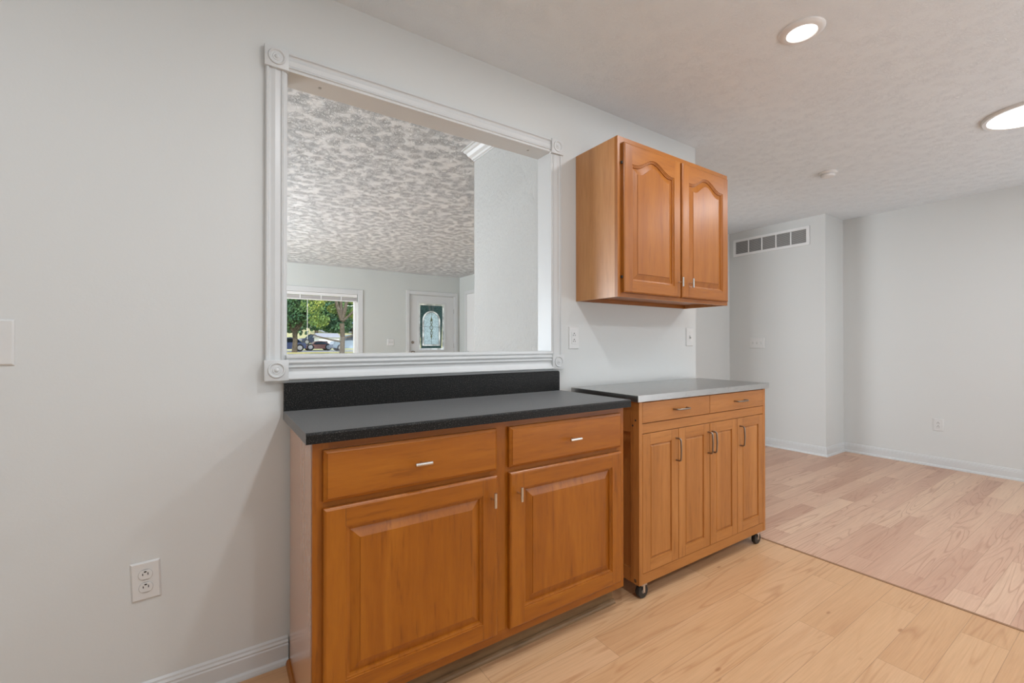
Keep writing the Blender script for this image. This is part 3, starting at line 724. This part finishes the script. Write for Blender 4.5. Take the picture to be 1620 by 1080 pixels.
bark_m = vnoise_mat('bark', (.07, .06, .045), (.15, .125, .10), 9)
def tree(name, label, x, y, z, trunk_r, hfork, limbs, blobs, leafm, nleaf, ls, sub=0):
    t = thing(name, label, 'tree', (x, y, z), group=None)
    b = B(); b.tube([(0, 0, -.3), (.0, 0, .1), (.05, 0, hfork*.5), (0, 0, hfork)], [trunk_r*1.35, trunk_r*1.1, trunk_r*.95, trunk_r], 12)
    for (dx, dy, dz, zz, rr) in limbs:
        b.tube([(0, 0, zz), (dx*.35, dy*.35, zz+(dz)*.25), (dx*.7, dy*.7, zz+dz*.62), (dx, dy, zz+dz)], [rr, rr*.85, rr*.6, rr*.3], 8)
    b.build('trunk', bark_m, t)
    vs = []; fs = []; rnd = random.Random(int(x*10))
    for i in range(nleaf):
        bx, by, bz, br, wz = blobs[rnd.randrange(len(blobs))]
        while True:
            p = Vector((rnd.uniform(-1, 1), rnd.uniform(-1, 1), rnd.uniform(-1, 1)))
            if .25 < p.length < 1: break
        p = Vector((bx+p.x*br, by+p.y*br, bz+p.z*br*wz))
        n_ = Vector((rnd.gauss(0, 1), rnd.gauss(0, 1), rnd.gauss(0, .7)+.6)).normalized(); u = n_.orthogonal().normalized(); v_ = n_.cross(u); a = ls*rnd.uniform(.6, 1.3)
        k = len(vs); vs += [tuple(p-u*a), tuple(p-v_*a*.6), tuple(p+u*a), tuple(p+v_*a*.6)]; fs.append((k, k+1, k+2, k+3))
    q = B(); q.add(vs, fs); q.build('foliage', leafm, t, recalc=False)
    return t
def leaf_mat(name, a, b_, c):
    m = mat(name, a, .55, spec=.25)
    L(m, ramp(m, noise(m, coords(m), .9, 5, .7), [(.32, a), (.5, b_), (.66, c)]), P(m).inputs['Base Color'])
    return m
leaf1 = leaf_mat('leaves_deep_green', (.03, .09, .06), (.07, .17, .08), (.19, .32, .12))
leaf2 = leaf_mat('leaves_yellow_green', (.08, .17, .07), (.19, .30, .08), (.45, .48, .12))
leaf3 = leaf_mat('leaves_far', (.05, .12, .08), (.10, .20, .12), (.22, .32, .17))
def atpx(u, Y):   # world x on the camera ray of photo column u at depth plane Y (used only to read positions off the photo)
    r = F_*698.94+R_*(u-810); return CAM.x+r.x*(Y-CAM.y)/r.y
xr = atpx(541, 32)
tree('shade_tree', 'forked shade tree with thin yellow-green foliage at the right of the picture window', xr, 32, .32, .17, 2.3,
     [(-.9, .2, 4.2, 2.5, .15), (.8, 0, 4.4, 2.5, .15), (-.1, .5, 4.6, 2.5, .13), (-2.2, -.2, .55, .95, .07), (1.9, .2, .7, 1.2, .07), (2.2, 0, 3.0, 2.4, .09)],
     [(-1.5, .4, 2.5, .75, .7), (-1.9, .2, 3.6, .8, .9), (-.9, .5, 4.5, .9, .8), (1.2, .4, 3.1, .6, .9), (.9, .5, 4.4, .8, .8), (-.3, .8, 3.4, .6, .6), (1.9, .3, 2.3, .45, .6), (-2.3, 0, 4.9, 1.1, .8), (.2, .5, 6.0, 1.4, .7), (.15, .6, 2.9, .35, .5)], leaf2, 7500, .075)
xl = atpx(466, 40)
tree('broad_tree', 'broad dark green tree filling the left of the picture window', xl, 40, .38, .20, 2.0,
     [(-1.5, 0, 3, 1.8, .2), (1.6, 0, 3, 1.8, .2), (0, .3, 4, 1.8, .2), (3.4, .3, 2.6, 2.2, .1)],
     [(-1.2, 0, 3.4, 2.0, .8), (1.8, 0, 3.6, 2.0, .85), (3.6, .3, 4.0, 1.9, .9), (.4, 0, 5.4, 2.6, .8), (-3, 0, 4.6, 2.2, .9), (3.2, .4, 6.4, 2.4, .8), (5.0, .5, 4.6, 1.7, .8), (3.2, 0, 2.3, 1.1, .5), (-2.6, .2, 2.2, 1.0, .6)], leaf1, 26000, .14)
for i, (u, Y, s_, lab) in enumerate([(500, 62, 0.8, 'distant tree behind the parked dark car'), (530, 84, 1.3, 'distant tree behind the white outbuilding'), (559, 68, 1.0, 'distant tree behind the parked light blue car'),
                                (470, 98, 1.6, 'distant tree behind the trunk of the broad dark tree'), (690, 60, 1.0, 'distant tree behind the leaded glass of the front door'), (664, 78, 1.2, 'distant tree beyond the left edge of the front door glass')]):
    tree('distant_tree', lab, atpx(u, Y), Y, 1.45+max(0, Y-70)*.09, .3*s_, 2.5, [(-1.2, 0, 3, 2, .2), (1.2, 0, 3, 2, .2)],
         [(-2, 0, 4*s_, 2.6, .9), (2, 0, 4.4*s_, 2.6, .9), (0, 0, 6.5*s_, 3.0, .9), (3, 0, 2.8*s_, 1.6, .7), (-3, 0, 2.8*s_, 1.6, .7)], leaf3, 3500, .3)

# cars: body profile lofted across the width, with glasshouse, wheels
car_glass = mat('car_glass', (.02, .03, .04), .08); tyre_m = mat('tyre', (.02, .02, .02), .7); rim_m = mat('rim', (.5, .5, .5), .3, .8)
def car(label, x, y, z, rz_, col, L_=4.5, Hh=1.5, cat='car', name='parked_car'):
    t = thing(name, label, cat, (x, y, z), rz_)
    pm = mat('car_paint_'+name, col, .25, coat=.6)
    hw = .88; s = L_/4.5; hz = Hh/1.5
    low = [(-2.2, .35), (-2.25, .6), (-2.1, .85), (-1.3, .93), (1.35, .95), (2.1, .9), (2.25, .65), (2.2, .35), (1.8, .25), (-1.8, .25)]
    b = B(); ls = []
    for yy, k in ((-hw, .94), (-hw*.95, 1), (hw*.95, 1), (hw, .94)): ls.append([(px*s*k, yy, (.6+(pz-.6)*k)*hz) for px, pz in low])
    b.loft(ls).build('body', pm, t)
    top = [(-1.15, .92), (-.55, 1.42), (.2, 1.5), (1.0, 1.42), (1.7, .94)]
    b = B(); b.loft([[(px*s, yy*(.96 if pz < 1 else .8), pz*hz) for px, pz in top] for yy in (-hw, hw)]).build('roof', pm, t)
    gtop = [(-1.02, .96), (-.52, 1.34), (.2, 1.41), (.92, 1.34), (1.48, .98)]
    b = B(); b.loft([[(px*s, yy*(.975 if pz < 1 else .83), pz*hz) for px, pz in gtop] for yy in (-hw, hw)]).build('window_glass', car_glass, t)
    for wx in (-1.4, 1.4):
        for yy in (-.8, .8):
            o = B().lathe([(.2, -.11), (.31, -.1), (.33, -.07), (.33, .07), (.31, .1), (.2, .11)], (wx*s, yy, .33), 'Y', 20).build('wheel', tyre_m, t)
            B().lathe([(.21, -.112), (.15, -.118), (.02, -.12)] if yy < 0 else [(.21, .112), (.15, .118), (.02, .12)], (wx*s, yy, .33), 'Y', 16).build('hub_cap', rim_m, o)
    return t
car('light blue car parked behind the trunk of the forked tree', atpx(555, 42.5), 42.5, .42, 0, (.38, .50, .62), 3.6, 1.6)
car('deep blue car parked at the far left edge of the picture window', atpx(455, 43.5), 43.5, .42, 0, (.05, .09, .25), 2.9, 1.3)
car('dark car parked up the slope behind the lawn', atpx(496, 58), 58, 1.0, .1, (.03, .04, .07), 3.2, 1.35)
car('rusty red pickup truck parked beside the white outbuilding', atpx(503, 46.6), 46.6, .45, 0, (.30, .12, .09), 2.7, .95, 'truck', 'pickup_truck')
sh = thing('outbuilding', 'small white outbuilding with dark doors beyond the road', 'building', (atpx(521, 52), 52, .6))
wb = mat('white_siding', (.70, .72, .72), .6); B().box(-1.1, 1.1, 0, 3, 0, 1.25).build('wall', wb, sh)
B().loft([[(x, -.2, 1.25), (x, 1.5, 1.75), (x, 3.2, 1.25)] for x in (-1.25, 1.25)]).build('roof', mat('grey_shingle', (.3, .3, .32), .8), sh)
for x in (-.65, .35): B().box(x, x+.45, -.02, 0, 0, .8).build('door', mat('dark_door', (.05, .06, .07), .5), sh)
hs = thing('far_house', 'pale house with a blue grey roof behind the parked light blue car', 'house', (atpx(556, 88), 88, 3.0))
B().box(-5, 5, 0, 6, 0, 1.5).build('wall', mat('pale_siding', (.6, .62, .65), .7), hs)
B().loft([[(x, -.4, 1.5), (x, 3, 3.2), (x, 6.4, 1.5)] for x in (-5.4, 5.4)]).build('roof', mat('blue_shingle', (.18, .24, .34), .7), hs)
for x in (-3, 0, 2.6): B().box(x-.4, x+.4, -.03, 0, .5, 1.2).build('window', car_glass, hs)
